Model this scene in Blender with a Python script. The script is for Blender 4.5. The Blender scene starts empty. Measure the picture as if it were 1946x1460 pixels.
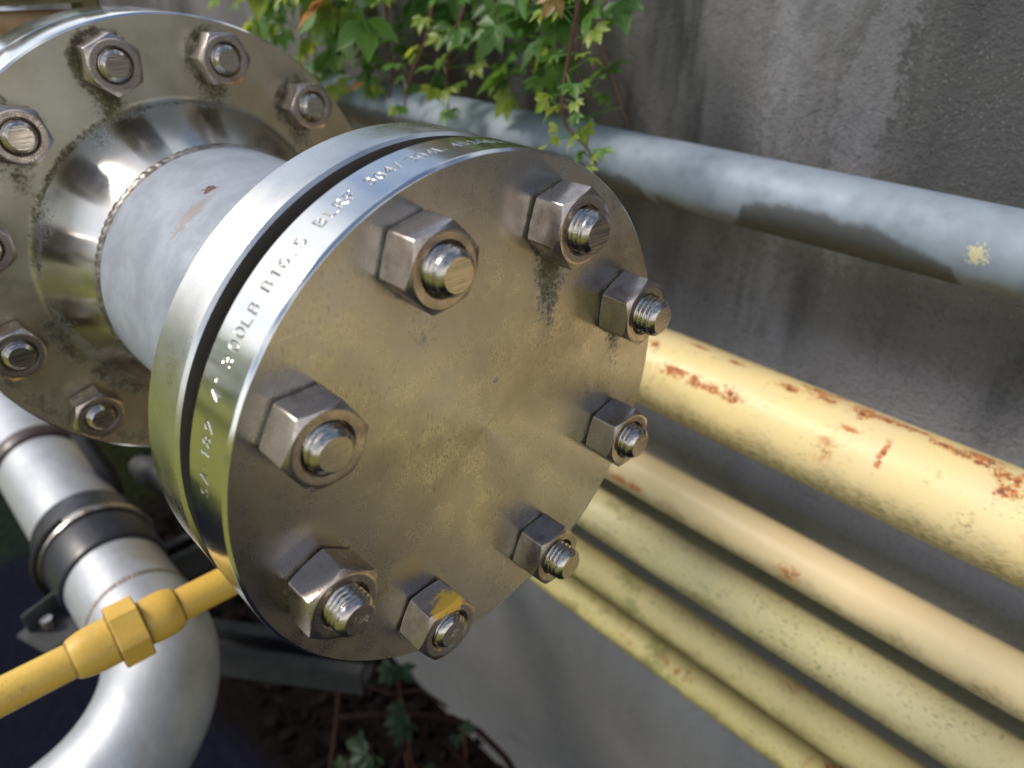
import bpy, bmesh, math, random
import numpy as np
from mathutils import Matrix, Vector, noise
random.seed(7)
scene = bpy.context.scene
COL = scene.collection
PI = math.pi
R = math.radians

# ------------------------------------------------------------------ camera
# world: X runs along the pipes (towards the viewer's side), Y into the wall, Z up; metres
H0 = 1.404                                   # height of the flange axis above ground
CAM = Vector((0.21535, -0.18867, 0.19646 + H0))
RX = Vector((0.69289, 0.72104, -0.00372))     # camera right
DN = Vector((0.37119, -0.36085, -0.85558))    # camera down
FW = Vector((-0.61865, 0.59146, -0.51766))    # camera forward
cd = bpy.data.cameras.new('camera')
cam = bpy.data.objects.new('camera', cd)
COL.objects.link(cam)
m = Matrix((( RX.x, -DN.x, -FW.x, CAM.x), (RX.y, -DN.y, -FW.y, CAM.y), (RX.z, -DN.z, -FW.z, CAM.z), (0, 0, 0, 1)))
cam.matrix_world = m
cd.sensor_fit = 'HORIZONTAL'; cd.sensor_width = 36.0
FPX = 1393.0
cd.lens = 36.0 * FPX / 1946.0
cd.clip_start = 0.02; cd.clip_end = 400
cd.dof.use_dof = True; cd.dof.focus_distance = 0.345; cd.dof.aperture_fstop = 7.0
scene.camera = cam
def ray(px, py):
    return RX * ((px - 973) / FPX) + DN * ((py - 730) / FPX) + FW
def at_axis(px, py, axis, val):
    """point where the line of sight through a pixel meets the plane axis=val"""
    r = ray(px, py); k = (val - CAM[axis]) / r[axis]
    return CAM + r * k

# ------------------------------------------------------------------ world, sun, exposure
SUN_EL, SUN_AZ = R(47), R(228)               # azimuth of the sun measured from +X towards +Y
world = bpy.data.worlds.new('World'); scene.world = world; world.use_nodes = True
wt = world.node_tree; wt.nodes.clear()
wo = wt.nodes.new('ShaderNodeOutputWorld'); bg = wt.nodes.new('ShaderNodeBackground')
sky = wt.nodes.new('ShaderNodeTexSky'); sky.sky_type = 'NISHITA'; sky.sun_disc = False
sky.sun_elevation = SUN_EL; sky.sun_rotation = R(90) - SUN_AZ
sky.dust_density = 1.5; sky.air_density = 1.0
tc = wt.nodes.new('ShaderNodeTexCoord'); mp = wt.nodes.new('ShaderNodeMapping'); mp.inputs['Scale'].default_value = (1.0, 1.0, 2.4)
cn = wt.nodes.new('ShaderNodeTexNoise'); cn.inputs['Scale'].default_value = 2.1; cn.inputs['Detail'].default_value = 6; cn.inputs['Roughness'].default_value = .55
cr = wt.nodes.new('ShaderNodeValToRGB'); cr.color_ramp.elements[0].position = .50; cr.color_ramp.elements[1].position = .68
mx = wt.nodes.new('ShaderNodeMix'); mx.data_type = 'RGBA'
wt.links.new(tc.outputs['Generated'], mp.inputs['Vector']); wt.links.new(mp.outputs['Vector'], cn.inputs['Vector'])
sx = wt.nodes.new('ShaderNodeSeparateXYZ'); wt.links.new(tc.outputs['Generated'], sx.inputs[0])
hz = wt.nodes.new('ShaderNodeMapRange'); wt.links.new(sx.outputs[2], hz.inputs['Value'])
hz.inputs['From Min'].default_value = .75; hz.inputs['From Max'].default_value = .15; hz.inputs['To Min'].default_value = 0; hz.inputs['To Max'].default_value = .17
ad = wt.nodes.new('ShaderNodeMath'); ad.operation = 'ADD'; wt.links.new(cn.outputs['Fac'], ad.inputs[0]); wt.links.new(hz.outputs[0], ad.inputs[1])
wt.links.new(ad.outputs[0], cr.inputs['Fac']); wt.links.new(cr.outputs['Color'], mx.inputs['Factor'])
wt.links.new(sky.outputs['Color'], mx.inputs['A']); mx.inputs['B'].default_value = (9.0, 9.2, 9.6, 1)
wt.links.new(mx.outputs['Result'], bg.inputs['Color']); wt.links.new(bg.outputs['Background'], wo.inputs['Surface'])
bg.inputs['Strength'].default_value = 0.115
sd = bpy.data.lights.new('sun', 'SUN'); sun = bpy.data.objects.new('sun', sd); COL.objects.link(sun)
sd.energy = 2.0; sd.angle = R(14); sd.color = (1.0, .93, .82)
sv = Vector((math.cos(SUN_EL) * math.cos(SUN_AZ), math.cos(SUN_EL) * math.sin(SUN_AZ), math.sin(SUN_EL)))
sun.rotation_euler = sv.to_track_quat('Z', 'Y').to_euler()
scene.view_settings.view_transform = 'Standard'; scene.view_settings.look = 'None'
scene.view_settings.exposure = 0.5; scene.view_settings.gamma = 1.0
scene.render.engine = 'CYCLES'
scene.cycles.max_bounces = 8; scene.cycles.glossy_bounces = 5

# ------------------------------------------------------------------ material helpers
class Mat:
    def __init__(s, name):
        s.m = bpy.data.materials.new(name); s.m.use_nodes = True
        s.t = s.m.node_tree; s.t.nodes.clear()
        s.out = s.n('ShaderNodeOutputMaterial'); s.b = s.n('ShaderNodeBsdfPrincipled')
        s.t.links.new(s.b.outputs[0], s.out.inputs['Surface'])
        s.co = s.n('ShaderNodeTexCoord').outputs['Object']
    def n(s, t): return s.t.nodes.new(t)
    def L(s, a, b):
        if hasattr(a, 'is_output'): s.t.links.new(a, b)
        else: b.default_value = a
    def set(s, **k):
        names = dict(base='Base Color', metal='Metallic', rough='Roughness', aniso='Anisotropic', arot='Anisotropic Rotation', spec='Specular IOR Level', normal='Normal', tangent='Tangent', coat='Coat Weight', coatr='Coat Roughness', trans='Subsurface Weight')
        for a, v in k.items():
            if a == 'base' and isinstance(v, tuple) and len(v) == 3: v = (*v, 1)
            s.L(v, s.b.inputs[names[a]])
        return s
    def map(s, scale=(1, 1, 1), rot=(0, 0, 0), loc=(0, 0, 0), v=None):
        q = s.n('ShaderNodeMapping'); s.t.links.new(v or s.co, q.inputs['Vector'])
        q.inputs['Scale'].default_value = scale; q.inputs['Rotation'].default_value = rot; q.inputs['Location'].default_value = loc
        return q.outputs[0]
    def noise(s, scale, detail=4, rough=.55, v=None, dist=0):
        q = s.n('ShaderNodeTexNoise'); s.t.links.new(v or s.co, q.inputs['Vector'])
        q.inputs['Scale'].default_value = scale; q.inputs['Detail'].default_value = detail; q.inputs['Roughness'].default_value = rough; q.inputs['Distortion'].default_value = dist
        return q.outputs['Fac']
    def voro(s, scale, v=None, feat='F1'):
        q = s.n('ShaderNodeTexVoronoi'); q.feature = feat; s.t.links.new(v or s.co, q.inputs['Vector']); q.inputs['Scale'].default_value = scale
        return q.outputs['Distance']
    def ramp(s, f, a, b, lo=0., hi=1.):
        q = s.n('ShaderNodeMapRange'); q.interpolation_type = 'SMOOTHSTEP'; s.L(f, q.inputs['Value'])
        q.inputs['From Min'].default_value = a; q.inputs['From Max'].default_value = b
        q.inputs['To Min'].default_value = lo; q.inputs['To Max'].default_value = hi
        return q.outputs[0]
    def math(s, op, a, b=0., c=None):
        q = s.n('ShaderNodeMath'); q.operation = op; s.L(a, q.inputs[0]); s.L(b, q.inputs[1])
        if c is not None: s.L(c, q.inputs[2])
        return q.outputs[0]
    def mix(s, f, a, b):
        q = s.n('ShaderNodeMix'); q.data_type = 'RGBA'; s.L(f, q.inputs['Factor'])
        for k, v in (('A', a), ('B', b)):
            if isinstance(v, tuple) and len(v) == 3: v = (*v, 1)
            s.L(v, q.inputs[k])
        return q.outputs['Result']
    def attr(s, name):
        q = s.n('ShaderNodeAttribute'); q.attribute_name = name; return q.outputs['Fac']
    def sep(s, v=None):
        q = s.n('ShaderNodeSeparateXYZ'); s.t.links.new(v or s.co, q.inputs[0]); return q.outputs
    def bump(s, h, strength, dist, normal=None):
        q = s.n('ShaderNodeBump'); s.L(h, q.inputs['Height']); q.inputs['Strength'].default_value = strength; q.inputs['Distance'].default_value = dist
        if normal is not None: s.t.links.new(normal, q.inputs['Normal'])
        return q.outputs[0]
    def radial(s, axis='X'):
        q = s.n('ShaderNodeTangent'); q.direction_type = 'RADIAL'; q.axis = axis; return q.outputs[0]
    def blob(s, p, r, wob=None, rag=2.2):
        """1 inside a ragged spot of half sizes r round p (object space)"""
        q = s.n('ShaderNodeVectorMath'); q.operation = 'SUBTRACT'; s.t.links.new(s.co, q.inputs[0]); q.inputs[1].default_value = p
        w = s.n('ShaderNodeVectorMath'); w.operation = 'DIVIDE'; s.t.links.new(q.outputs[0], w.inputs[0]); w.inputs[1].default_value = r
        l = s.n('ShaderNodeVectorMath'); l.operation = 'LENGTH'; s.t.links.new(w.outputs[0], l.inputs[0])
        d = l.outputs['Value']
        if wob is not None: d = s.math('ADD', d, s.math('MULTIPLY', s.math('SUBTRACT', wob, .5), rag))
        return s.ramp(d, .75, 1.05, 1., 0.)

def steel(name, col, rough, aniso=.6, tint=(.30, .25, .12), arot=.25, face=False, grime=True, axis='X', mott=.25, stamp=False):
    M = Mat(name)
    big = M.noise(28, 5, .6); fine = M.noise(900, 3, .6)
    c = M.mix(M.ramp(big, .35, .75, 0, mott), col, tint)
    c = M.mix(M.ramp(fine, .50, .85, 0, .2), c, tuple(x * .6 for x in col))
    rr = M.math('ADD', M.ramp(M.noise(60, 5, .6), .3, .7, rough * .85, rough * 1.25), M.ramp(fine, .4, .8, 0, .05))
    metal = 1.0
    if face:
        # rusty brown flecks drawn out by the water that ran over the face
        st = M.noise(520, 4, .6, v=M.map((1, 1.7, .6), rot=(R(22), 0, 0)))
        area = M.ramp(M.noise(17, 3, .5), .38, .62)
        sp = M.math('MULTIPLY', M.ramp(st, .50, .78), area)
        c = M.mix(M.math('MULTIPLY', sp, .6), c, (.20, .13, .085))
        ds = M.ramp(M.voro(520, v=M.map((1, 1.5, .7), rot=(R(20), 0, 0))), .10, .04)
        dm = M.math('MULTIPLY', ds, M.ramp(M.noise(40, 2, .5), .52, .62))
        c = M.mix(M.math('MULTIPLY', dm, .7), c, (.05, .035, .02))
        rr = M.math('ADD', rr, M.math('MULTIPLY', sp, .18))
    if grime:
        g = M.attr('grime')
        gn = M.math('ADD', M.noise(420, 4, .75), M.math('MULTIPLY', M.noise(75, 3, .6), .6))
        gm = M.ramp(M.math('ADD', g, M.math('MULTIPLY', M.math('SUBTRACT', gn, .8), 1.5)), .34, .95)
        gm = M.math('MULTIPLY', gm, M.ramp(g, .02, .15, 0, .93))
        gc = M.mix(M.ramp(M.noise(55, 2), .4, .6), (.085, .078, .012), (.045, .030, .010))
        c = M.mix(gm, c, gc); metal = M.math('SUBTRACT', 1., gm); rr = M.math('ADD', rr, M.math('MULTIPLY', gm, .5))
    rings = None
    if face:
        o = M.sep(); rad = M.math('SQRT', M.math('ADD', M.math('MULTIPLY', o[1], o[1]), M.math('MULTIPLY', o[2], o[2])))
        wob = M.math('MULTIPLY', M.noise(30, 3), .0012)
        rings = M.math('SINE', M.math('MULTIPLY', M.math('ADD', rad, wob), 2 * PI / .0011))
        # bright dust and lime specks
        wd = M.math('MULTIPLY', M.ramp(M.voro(360), .055, .03), M.ramp(M.noise(25, 2), .5, .58))
        c = M.mix(M.math('MULTIPLY', wd, .8), c, (.80, .78, .70))
        # scratches on the upper left of the plate
        sc = M.math('MULTIPLY', M.ramp(M.noise(700, 2, .5, v=M.map((1, .02, 1), rot=(R(-42), 0, 0))), .66, .70), M.ramp(M.noise(22, 2), .52, .6))
        c = M.mix(M.math('MULTIPLY', sc, .28), c, (.85, .82, .75))
    if stamp:
        q = M.attr('stamp'); c = M.mix(M.math('MULTIPLY', q, .8), c, (.16, .145, .12)); rr = M.math('ADD', rr, M.math('MULTIPLY', q, .12))
    br = M.bump(M.noise(1500, 2, .5), .03, .0002)
    if rings is not None: br = M.bump(rings, .05, .00004, br)
    M.set(base=c, metal=metal, rough=rr, aniso=aniso, arot=arot, tangent=M.radial(axis), normal=br)
    return M.m

def simple0(name):
    M = Mat(name); a = M.noise(120, 4, .6); M.set(base=M.mix(a, (.10, .095, .085), (.17, .15, .12)), metal=.6, rough=.55); return M.m
m_face = steel('brushed_face_steel', (.55, .52, .485), .27, .75, tint=(.35, .315, .285), face=True, mott=.5)
m_rface = steel('dull_face_steel', (.50, .46, .37), .40, .4, mott=.4)
m_rim = steel('turned_rim_steel', (.74, .73, .70), .13, .5, tint=(.5, .48, .42), grime=False, mott=.10, stamp=True)
m_rim2 = steel('worn_rim_steel', (.70, .69, .66), .27, .45, grime=False, mott=.15)
m_neck = steel('polished_neck_steel', (.66, .65, .62), .19, .7, mott=.05)
m_gap = simple0('shaded_gap_steel')  # steel darkened to stand for the shade inside the flange gap

def make_nut_mat(name, paint=None):
    M = Mat(name)
    oi = M.n('ShaderNodeObjectInfo'); va = M.n('ShaderNodeVectorMath'); va.operation = 'ADD'; M.t.links.new(M.co, va.inputs[0]); M.t.links.new(oi.outputs['Random'], va.inputs[1]); base_co = M.co
    if not paint: M.co = va.outputs[0]
    a = M.noise(140, 5, .65); b = M.noise(900, 3, .6)
    c = M.mix(M.ramp(a, .35, .7), (.53, .465, .415), (.38, .32, .28))
    c = M.mix(M.ramp(M.noise(60, 3, .6), .55, .72, 0, .5), c, (.22, .13, .085))
    c = M.mix(M.ramp(b, .58, .78, 0, .6), c, (.13, .10, .075))
    pt = M.n('ShaderNodeNewGeometry').outputs['Pointiness']; ew = M.math('MULTIPLY', M.ramp(pt, .52, .60), M.ramp(M.noise(260, 4, .7), .35, .6))
    c = M.mix(M.math('MULTIPLY', ew, .7), c, (.78, .70, .62))
    rr = M.ramp(a, .3, .75, .22, .38); metal = .95
    if paint:
        w = M.noise(190, 4, .65)
        g = M.math('MAXIMUM', M.blob(paint[0], paint[1], w), M.blob(paint[2], paint[3], w))
        g = M.math('MULTIPLY', g, M.ramp(M.voro(420), .05, .08))
        c = M.mix(g, c, (.85, .50, .06)); metal = M.math('MULTIPLY', M.math('SUBTRACT', 1., g), .95)
        rr = M.math('ADD', rr, M.math('MULTIPLY', g, .12))
    M.set(base=c, metal=metal, rough=rr, normal=M.bump(b, .10, .0003))
    return M.m
m_nut = make_nut_mat('weathered_nut_steel')
def make_stud_mat():
    M = Mat('stud_steel')
    s = M.noise(260, 3, .5, v=M.map((1, .18, 7), rot=(R(35), 0, 0)))
    c = M.mix(M.noise(300, 4), (.62, .58, .52), (.40, .34, .28))
    M.set(base=c, metal=1., rough=M.ramp(s, .3, .7, .17, .34), normal=M.bump(s, .12, .0003))
    return M.m
m_stud = make_stud_mat()
def make_mark_mat():
    M = Mat('stamped_mark'); M.set(base=(.75, .70, .62), metal=1., rough=.25); return M.m
m_mark = make_mark_mat()

def make_pipe_mat():
    M = Mat('pickled_pipe_steel')
    a = M.noise(38, 5, .65); fine = M.noise(700, 4, .6)
    c = M.mix(M.ramp(a, .3, .7), (.34, .37, .42), (.25, .27, .31))
    c = M.mix(M.ramp(fine, .55, .8, 0, .45), c, (.22, .22, .23))
    scr = M.ramp(M.noise(90, 4, .6, v=M.map((6, 1, 1), rot=(0, 0, R(25)))), .60, .68, 0, .35)
    c = M.mix(scr, c, (.20, .19, .18))
    w = M.noise(260, 4, .6)
    P = PIPE_SPOT
    c = M.mix(M.math('MULTIPLY', M.blob(P, (.0045, .0042, .0042), w, 3.5), .9), c, (.10, .035, .022))
    c = M.mix(M.math('MULTIPLY', M.blob((P[0] + .009, P[1] - .015, P[2] - .018), (.006, .016, .022), w), .45), c, (.25, .17, .10))
    g = M.attr('grime'); gm = M.ramp(M.math('ADD', g, M.math('MULTIPLY', M.math('SUBTRACT', M.noise(160, 4, .7), .5), 1.2)), .5, .9)
    c = M.mix(gm, c, (.09, .10, .03))
    M.set(base=c, metal=M.math('MULTIPLY', M.math('SUBTRACT', 1., gm), .12), rough=M.ramp(a, .3, .7, .5, .65), spec=.35, normal=M.bump(fine, .12, .0004))
    return M.m

def yellow_paint(name, col, col2, rustc=.58, algae=.55, seed=0., rustspots=(), dirt=.5, rad=.02, seams=()):
    """weathered gas yellow paint; rust where it chipped, algae and soot in speckles"""
    M = Mat(name); off = (seed, seed * 1.7, seed * .6)
    v = M.map(loc=off)
    c = M.mix(M.ramp(M.noise(9, 5, .6, v=v), .35, .65), col, col2)
    # green film
    al = M.ramp(M.math('ADD', M.noise(11, 4, .6, v=v), M.math('MULTIPLY', M.math('SUBTRACT', M.noise(160, 4, .7, v=v), .5), .45)), algae, algae + .12)
    c = M.mix(M.math('MULTIPLY', al, .65), c, (.30, .31, .10))
    # dark specks and soot
    dk = M.math('MULTIPLY', M.ramp(M.noise(420, 3, .6, v=M.map((.45, 1, 1), loc=off)), .58, .66), M.ramp(M.noise(14, 3, .6, v=M.map(loc=(seed + 3, 1, 2))), dirt - .05, dirt + .15))
    c = M.mix(M.math('MULTIPLY', dk, .75), c, (.10, .085, .035))
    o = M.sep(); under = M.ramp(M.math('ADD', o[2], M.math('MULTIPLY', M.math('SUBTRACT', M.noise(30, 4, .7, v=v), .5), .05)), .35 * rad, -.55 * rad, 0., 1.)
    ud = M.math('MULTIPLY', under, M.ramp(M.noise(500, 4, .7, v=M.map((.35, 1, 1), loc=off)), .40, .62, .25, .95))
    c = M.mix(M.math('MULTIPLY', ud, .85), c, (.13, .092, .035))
    # rust
    rn = M.noise(95, 6, .72, v=v); area = M.ramp(M.noise(10, 3, .5, v=M.map((.6, 1.2, 1.2), loc=off)), rustc - .03, rustc + .08)
    rust = M.math('MULTIPLY', M.ramp(rn, .53, .60), area)
    halo = M.math('MULTIPLY', M.ramp(rn, .43, .56, 0, .55), area)
    net = M.math('ADD', M.math('MULTIPLY', M.noise(190, 7, .78, v=v), .65), M.math('MULTIPLY', M.noise(650, 4, .7, v=v), .35))
    fall = None
    for p, r in rustspots:
        q = M.n('ShaderNodeVectorMath'); q.operation = 'SUBTRACT'; M.t.links.new(M.co, q.inputs[0]); q.inputs[1].default_value = p
        u = M.n('ShaderNodeVectorMath'); u.operation = 'DIVIDE'; M.t.links.new(q.outputs[0], u.inputs[0]); u.inputs[1].default_value = r
        l = M.n('ShaderNodeVectorMath'); l.operation = 'LENGTH'; M.t.links.new(u.outputs[0], l.inputs[0])
        f_ = M.ramp(l.outputs['Value'], .2, 1.7, 1., 0.); fall = f_ if fall is None else M.math('MAXIMUM', fall, f_)
    if fall is not None:
        fld = M.math('ADD', net, M.math('MULTIPLY', fall, .17))
        rust = M.math('MAXIMUM', rust, M.ramp(fld, .615, .66)); halo = M.math('MAXIMUM', halo, M.math('MULTIPLY', M.ramp(fld, .555, .64, 0, .6), M.ramp(fall, .02, .2)))
    for s0 in seams:
        q = M.n('ShaderNodeVectorMath'); q.operation = 'DOT_PRODUCT'; M.t.links.new(M.co, q.inputs[0]); q.inputs[1].default_value = UD0
        dd = M.math('ABSOLUTE', M.math('SUBTRACT', q.outputs['Value'], US0 + s0))
        c = M.mix(M.math('MULTIPLY', M.ramp(M.math('ADD', dd, M.math('MULTIPLY', M.noise(220, 4, .7), .0022)), .0012, .0026, 1., 0.), .75), c, (.10, .06, .02))
    c = M.mix(halo, c, (.62, .30, .09)); core = M.mix(M.ramp(M.noise(210, 3, .6, v=v), .4, .62), (.55, .17, .04), (.20, .045, .03))
    c = M.mix(M.math('MULTIPLY', rust, .92), c, core)
    h = M.math('ADD', M.math('MULTIPLY', M.noise(300, 4, .6), .5), M.math('MULTIPLY', rust, -.9))
    M.set(base=c, rough=M.math('ADD', M.ramp(rn, .3, .7, .38, .5), M.math('MULTIPLY', rust, .35)), spec=.45, normal=M.bump(h, .25, .0007))
    return M.m

def make_galv_mat():
    M = Mat('galvanised_steel')
    a = M.noise(30, 5, .6); s = M.voro(75)
    c = M.mix(M.ramp(a, .3, .7), (.26, .305, .365), (.19, .225, .27)); c = M.mix(M.ramp(s, .1, .7, 0, .3), c, (.31, .36, .42))
    # darker film on the lower third, with broad dark patches whose edges run along the pipe
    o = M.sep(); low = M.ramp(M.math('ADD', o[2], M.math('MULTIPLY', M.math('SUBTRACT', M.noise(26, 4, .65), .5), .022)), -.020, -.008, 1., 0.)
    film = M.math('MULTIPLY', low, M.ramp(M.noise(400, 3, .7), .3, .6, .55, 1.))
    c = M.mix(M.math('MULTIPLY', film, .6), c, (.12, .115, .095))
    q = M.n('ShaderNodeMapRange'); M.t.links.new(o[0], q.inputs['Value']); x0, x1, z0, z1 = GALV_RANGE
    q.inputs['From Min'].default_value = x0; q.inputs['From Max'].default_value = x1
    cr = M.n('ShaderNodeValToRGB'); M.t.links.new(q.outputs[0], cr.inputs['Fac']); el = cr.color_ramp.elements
    while len(el) < len(GALV_DARK_TOP): el.new(.5)
    for e, (x, z) in zip(el, GALV_DARK_TOP): e.position = (x - x0) / (x1 - x0)
    for e, (x, z) in zip(el, GALV_DARK_TOP): h = (z - z0) / (z1 - z0); e.color = (h, h, h, 1)
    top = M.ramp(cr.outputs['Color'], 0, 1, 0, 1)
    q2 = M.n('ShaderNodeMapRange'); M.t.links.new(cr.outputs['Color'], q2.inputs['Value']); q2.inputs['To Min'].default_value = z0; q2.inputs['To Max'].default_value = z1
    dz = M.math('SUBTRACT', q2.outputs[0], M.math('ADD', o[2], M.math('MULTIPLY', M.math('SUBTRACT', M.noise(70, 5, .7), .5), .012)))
    dark_low = M.ramp(dz, -.0030, .0050)
    c = M.mix(M.math('MULTIPLY', dark_low, M.ramp(dz, 0, .02, .78, .95)), c, (.060, .058, .052))
    P = GALV_LICHEN
    c = M.mix(M.math('MULTIPLY', M.blob(P, (.0062, .008, .006), M.noise(400, 4, .7), 4.), .8), c, (.60, .54, .30))
    M.set(base=c, metal=.1, spec=.35, rough=M.ramp(a, .3, .7, .5, .65), normal=M.bump(M.noise(220, 4), .08, .0004))
    return M.m

def simple(name, col, rough=.6, metal=0., var=.35, scale=60, bump=.1, col2=None, spec=.5):
    M = Mat(name); a = M.noise(scale, 5, .6)
    c = M.mix(M.ramp(a, .3, .7), col, col2 or tuple(x * (1 - var) for x in col))
    M.set(base=c, rough=M.ramp(a, .3, .7, rough * .85, min(1, rough * 1.15)), metal=metal, spec=spec, normal=M.bump(M.noise(scale * 6, 3), bump, .0006))
    return M.m

# ------------------------------------------------------------------ object helpers
def link(name, me, mats, parent=None, loc=(0, 0, 0)):
    o = bpy.data.objects.new(name, me); COL.objects.link(o)
    for q in (mats if isinstance(mats, (list, tuple)) else [mats]):
        if q.name not in [x.name for x in me.materials if x]: me.materials.append(q)
    o.location = loc
    if parent is not None:
        o.parent = parent; o.location = Vector(loc) - world_loc(parent)
    return o
def world_loc(o):
    v = Vector(o.location)
    while o.parent is not None: o = o.parent; v += Vector(o.location)
    return v
def tag(o, label=None, cat=None, group=None, kind=None):
    if label: o['label'] = label
    if cat: o['category'] = cat
    if group: o['group'] = group
    if kind: o['kind'] = kind
    return o
def empty(name, loc):
    o = bpy.data.objects.new(name, None); COL.objects.link(o); o.location = loc; o.empty_display_size = .02; return o
def mesh_from(verts, faces, sharp=None, smooth=True):
    me = bpy.data.meshes.new('m'); me.from_pydata([tuple(v) for v in verts], [], [tuple(f) for f in faces]); me.update()
    if smooth:
        me.polygons.foreach_set('use_smooth', [True] * len(me.polygons))
        if sharp is not None: me.set_sharp_from_angle(angle=R(sharp))
    return me
def lathe(prof, seg=128, thetas=None, close=True, sharp=35, attr=None, disp=None):
    """revolve (x, r) about the X axis; attr(x, y, z)->grime; disp(x, theta) -> radial offset"""
    if thetas is None: thetas = np.linspace(0, 2 * PI, seg, endpoint=False)
    X = np.array([p[0] for p in prof]); Rr = np.array([p[1] for p in prof]); T = np.asarray(thetas)
    xx = np.repeat(X[:, None], len(T), 1); rr = np.repeat(Rr[:, None], len(T), 1); tt = np.repeat(T[None, :], len(X), 0)
    if disp is not None: rr = rr + disp(xx, tt)
    V = np.stack([xx, rr * np.cos(tt), rr * np.sin(tt)], -1).reshape(-1, 3)
    nT = len(T); i = np.arange(len(X) - 1)[:, None]; j = np.arange(nT)[None, :]; j2 = (j + 1) % nT
    F = np.stack([i * nT + j, i * nT + j2, (i + 1) * nT + j2, (i + 1) * nT + j], -1).reshape(-1, 4)
    me = mesh_from(V.tolist(), F.tolist(), sharp)
    if attr is not None:
        a = me.attributes.new('grime', 'FLOAT', 'POINT'); g = np.array([attr(*v) for v in V]); a.data.foreach_set('value', g.astype(np.float32))
    return me
def sweep(pts, rad, seg=24, close_ends=True, sharp=50, profile=None):
    """tube along a polyline; rad is a number or list; profile: list of (a,b) unit offsets instead of a circle"""
    P = [Vector(p) for p in pts]; n = len(P)
    rad = rad if isinstance(rad, (list, tuple)) else [rad] * n
    prof = profile or [(math.cos(2 * PI * k / seg), math.sin(2 * PI * k / seg)) for k in range(seg)]
    T = [(P[min(i + 1, n - 1)] - P[max(i - 1, 0)]).normalized() for i in range(n)]
    up = Vector((0, 0, 1)) if abs(T[0].z) < .9 else Vector((1, 0, 0))
    u = T[0].cross(up).normalized(); V = []; F = []
    for i in range(n):
        if i: u = (u - T[i] * u.dot(T[i])).normalized()
        v = T[i].cross(u)
        V += [P[i] + (u * a + v * b) * rad[i] for a, b in prof]
    s = len(prof)
    for i in range(n - 1):
        for k in range(s): F.append((i * s + k, i * s + (k + 1) % s, (i + 1) * s + (k + 1) % s, (i + 1) * s + k))
    if close_ends: F.append(tuple(range(s))[::-1]); F.append(tuple((n - 1) * s + k for k in range(s)))
    return mesh_from(V, F, sharp)
def fix(me):
    bm = bmesh.new(); bm.from_mesh(me); bmesh.ops.recalc_face_normals(bm, faces=bm.faces); bm.to_mesh(me); bm.free(); return me
def box(cx, cy, cz, sx, sy, sz, bev=.002, M=None):
    bm = bmesh.new(); bmesh.ops.create_cube(bm, size=1)
    bmesh.ops.scale(bm, vec=(sx, sy, sz), verts=bm.verts)
    if bev: bmesh.ops.bevel(bm, geom=bm.edges[:], offset=bev, segments=2, affect='EDGES')
    if M is not None: bmesh.ops.transform(bm, matrix=M, verts=bm.verts)
    bmesh.ops.translate(bm, vec=(cx, cy, cz), verts=bm.verts)
    me = bpy.data.meshes.new('m'); bm.to_mesh(me); bm.free(); return me
def join(meshes):
    bm = bmesh.new()
    for x in meshes: bm.from_mesh(x)
    me = bpy.data.meshes.new('m'); bm.to_mesh(me); bm.free(); return me

# ------------------------------------------------------------------ setting: ground and wall
def make_ground_mat():
    M = Mat('ground'); o = M.sep()
    n1 = M.noise(2.2, 5, .6); n2 = M.noise(45, 5, .65)
    dark = M.mix(M.ramp(n2, .35, .7), (.004, .005, .012), (.007, .008, .016))          # weed cloth, near black with the shade painted in
    soil = M.mix(M.ramp(n2, .35, .7), (.003, .002, .0015), (.007, .0045, .004))  # soil colour darkened in place of the shade it lies in
    # soil strip along the foot of the wall
    c = M.mix(M.ramp(M.math('ADD', o[1], M.math('MULTIPLY', n1, .25)), .16, .26), dark, soil)
    moss = M.math('MULTIPLY', M.ramp(M.math('ADD', o[0], M.math('MULTIPLY', n1, .5)), -1.85, -1.65, 1., 0.), M.ramp(n2, .35, .6))
    c = M.mix(M.math('MULTIPLY', moss, .6), c, (.016, .028, .006))
    grass = M.mix(M.ramp(M.noise(14, 6, .7), .35, .65), (.12, .19, .02), (.32, .28, .10))
    far = M.ramp(M.math('ADD', o[1], M.math('MULTIPLY', n1, .5)), -1.35, -1.05, 1., 0.)
    c = M.mix(far, c, grass)
    M.set(base=c, rough=.95, spec=.06, normal=M.bump(n2, .6, .01))
    return M.m
gm_ = bmesh.new(); bmesh.ops.create_grid(gm_, x_segments=60, y_segments=60, size=60)
me = bpy.data.meshes.new('m'); gm_.to_mesh(me); gm_.free()
g = link('ground', me, make_ground_mat()); tag(g, kind='structure')

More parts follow.
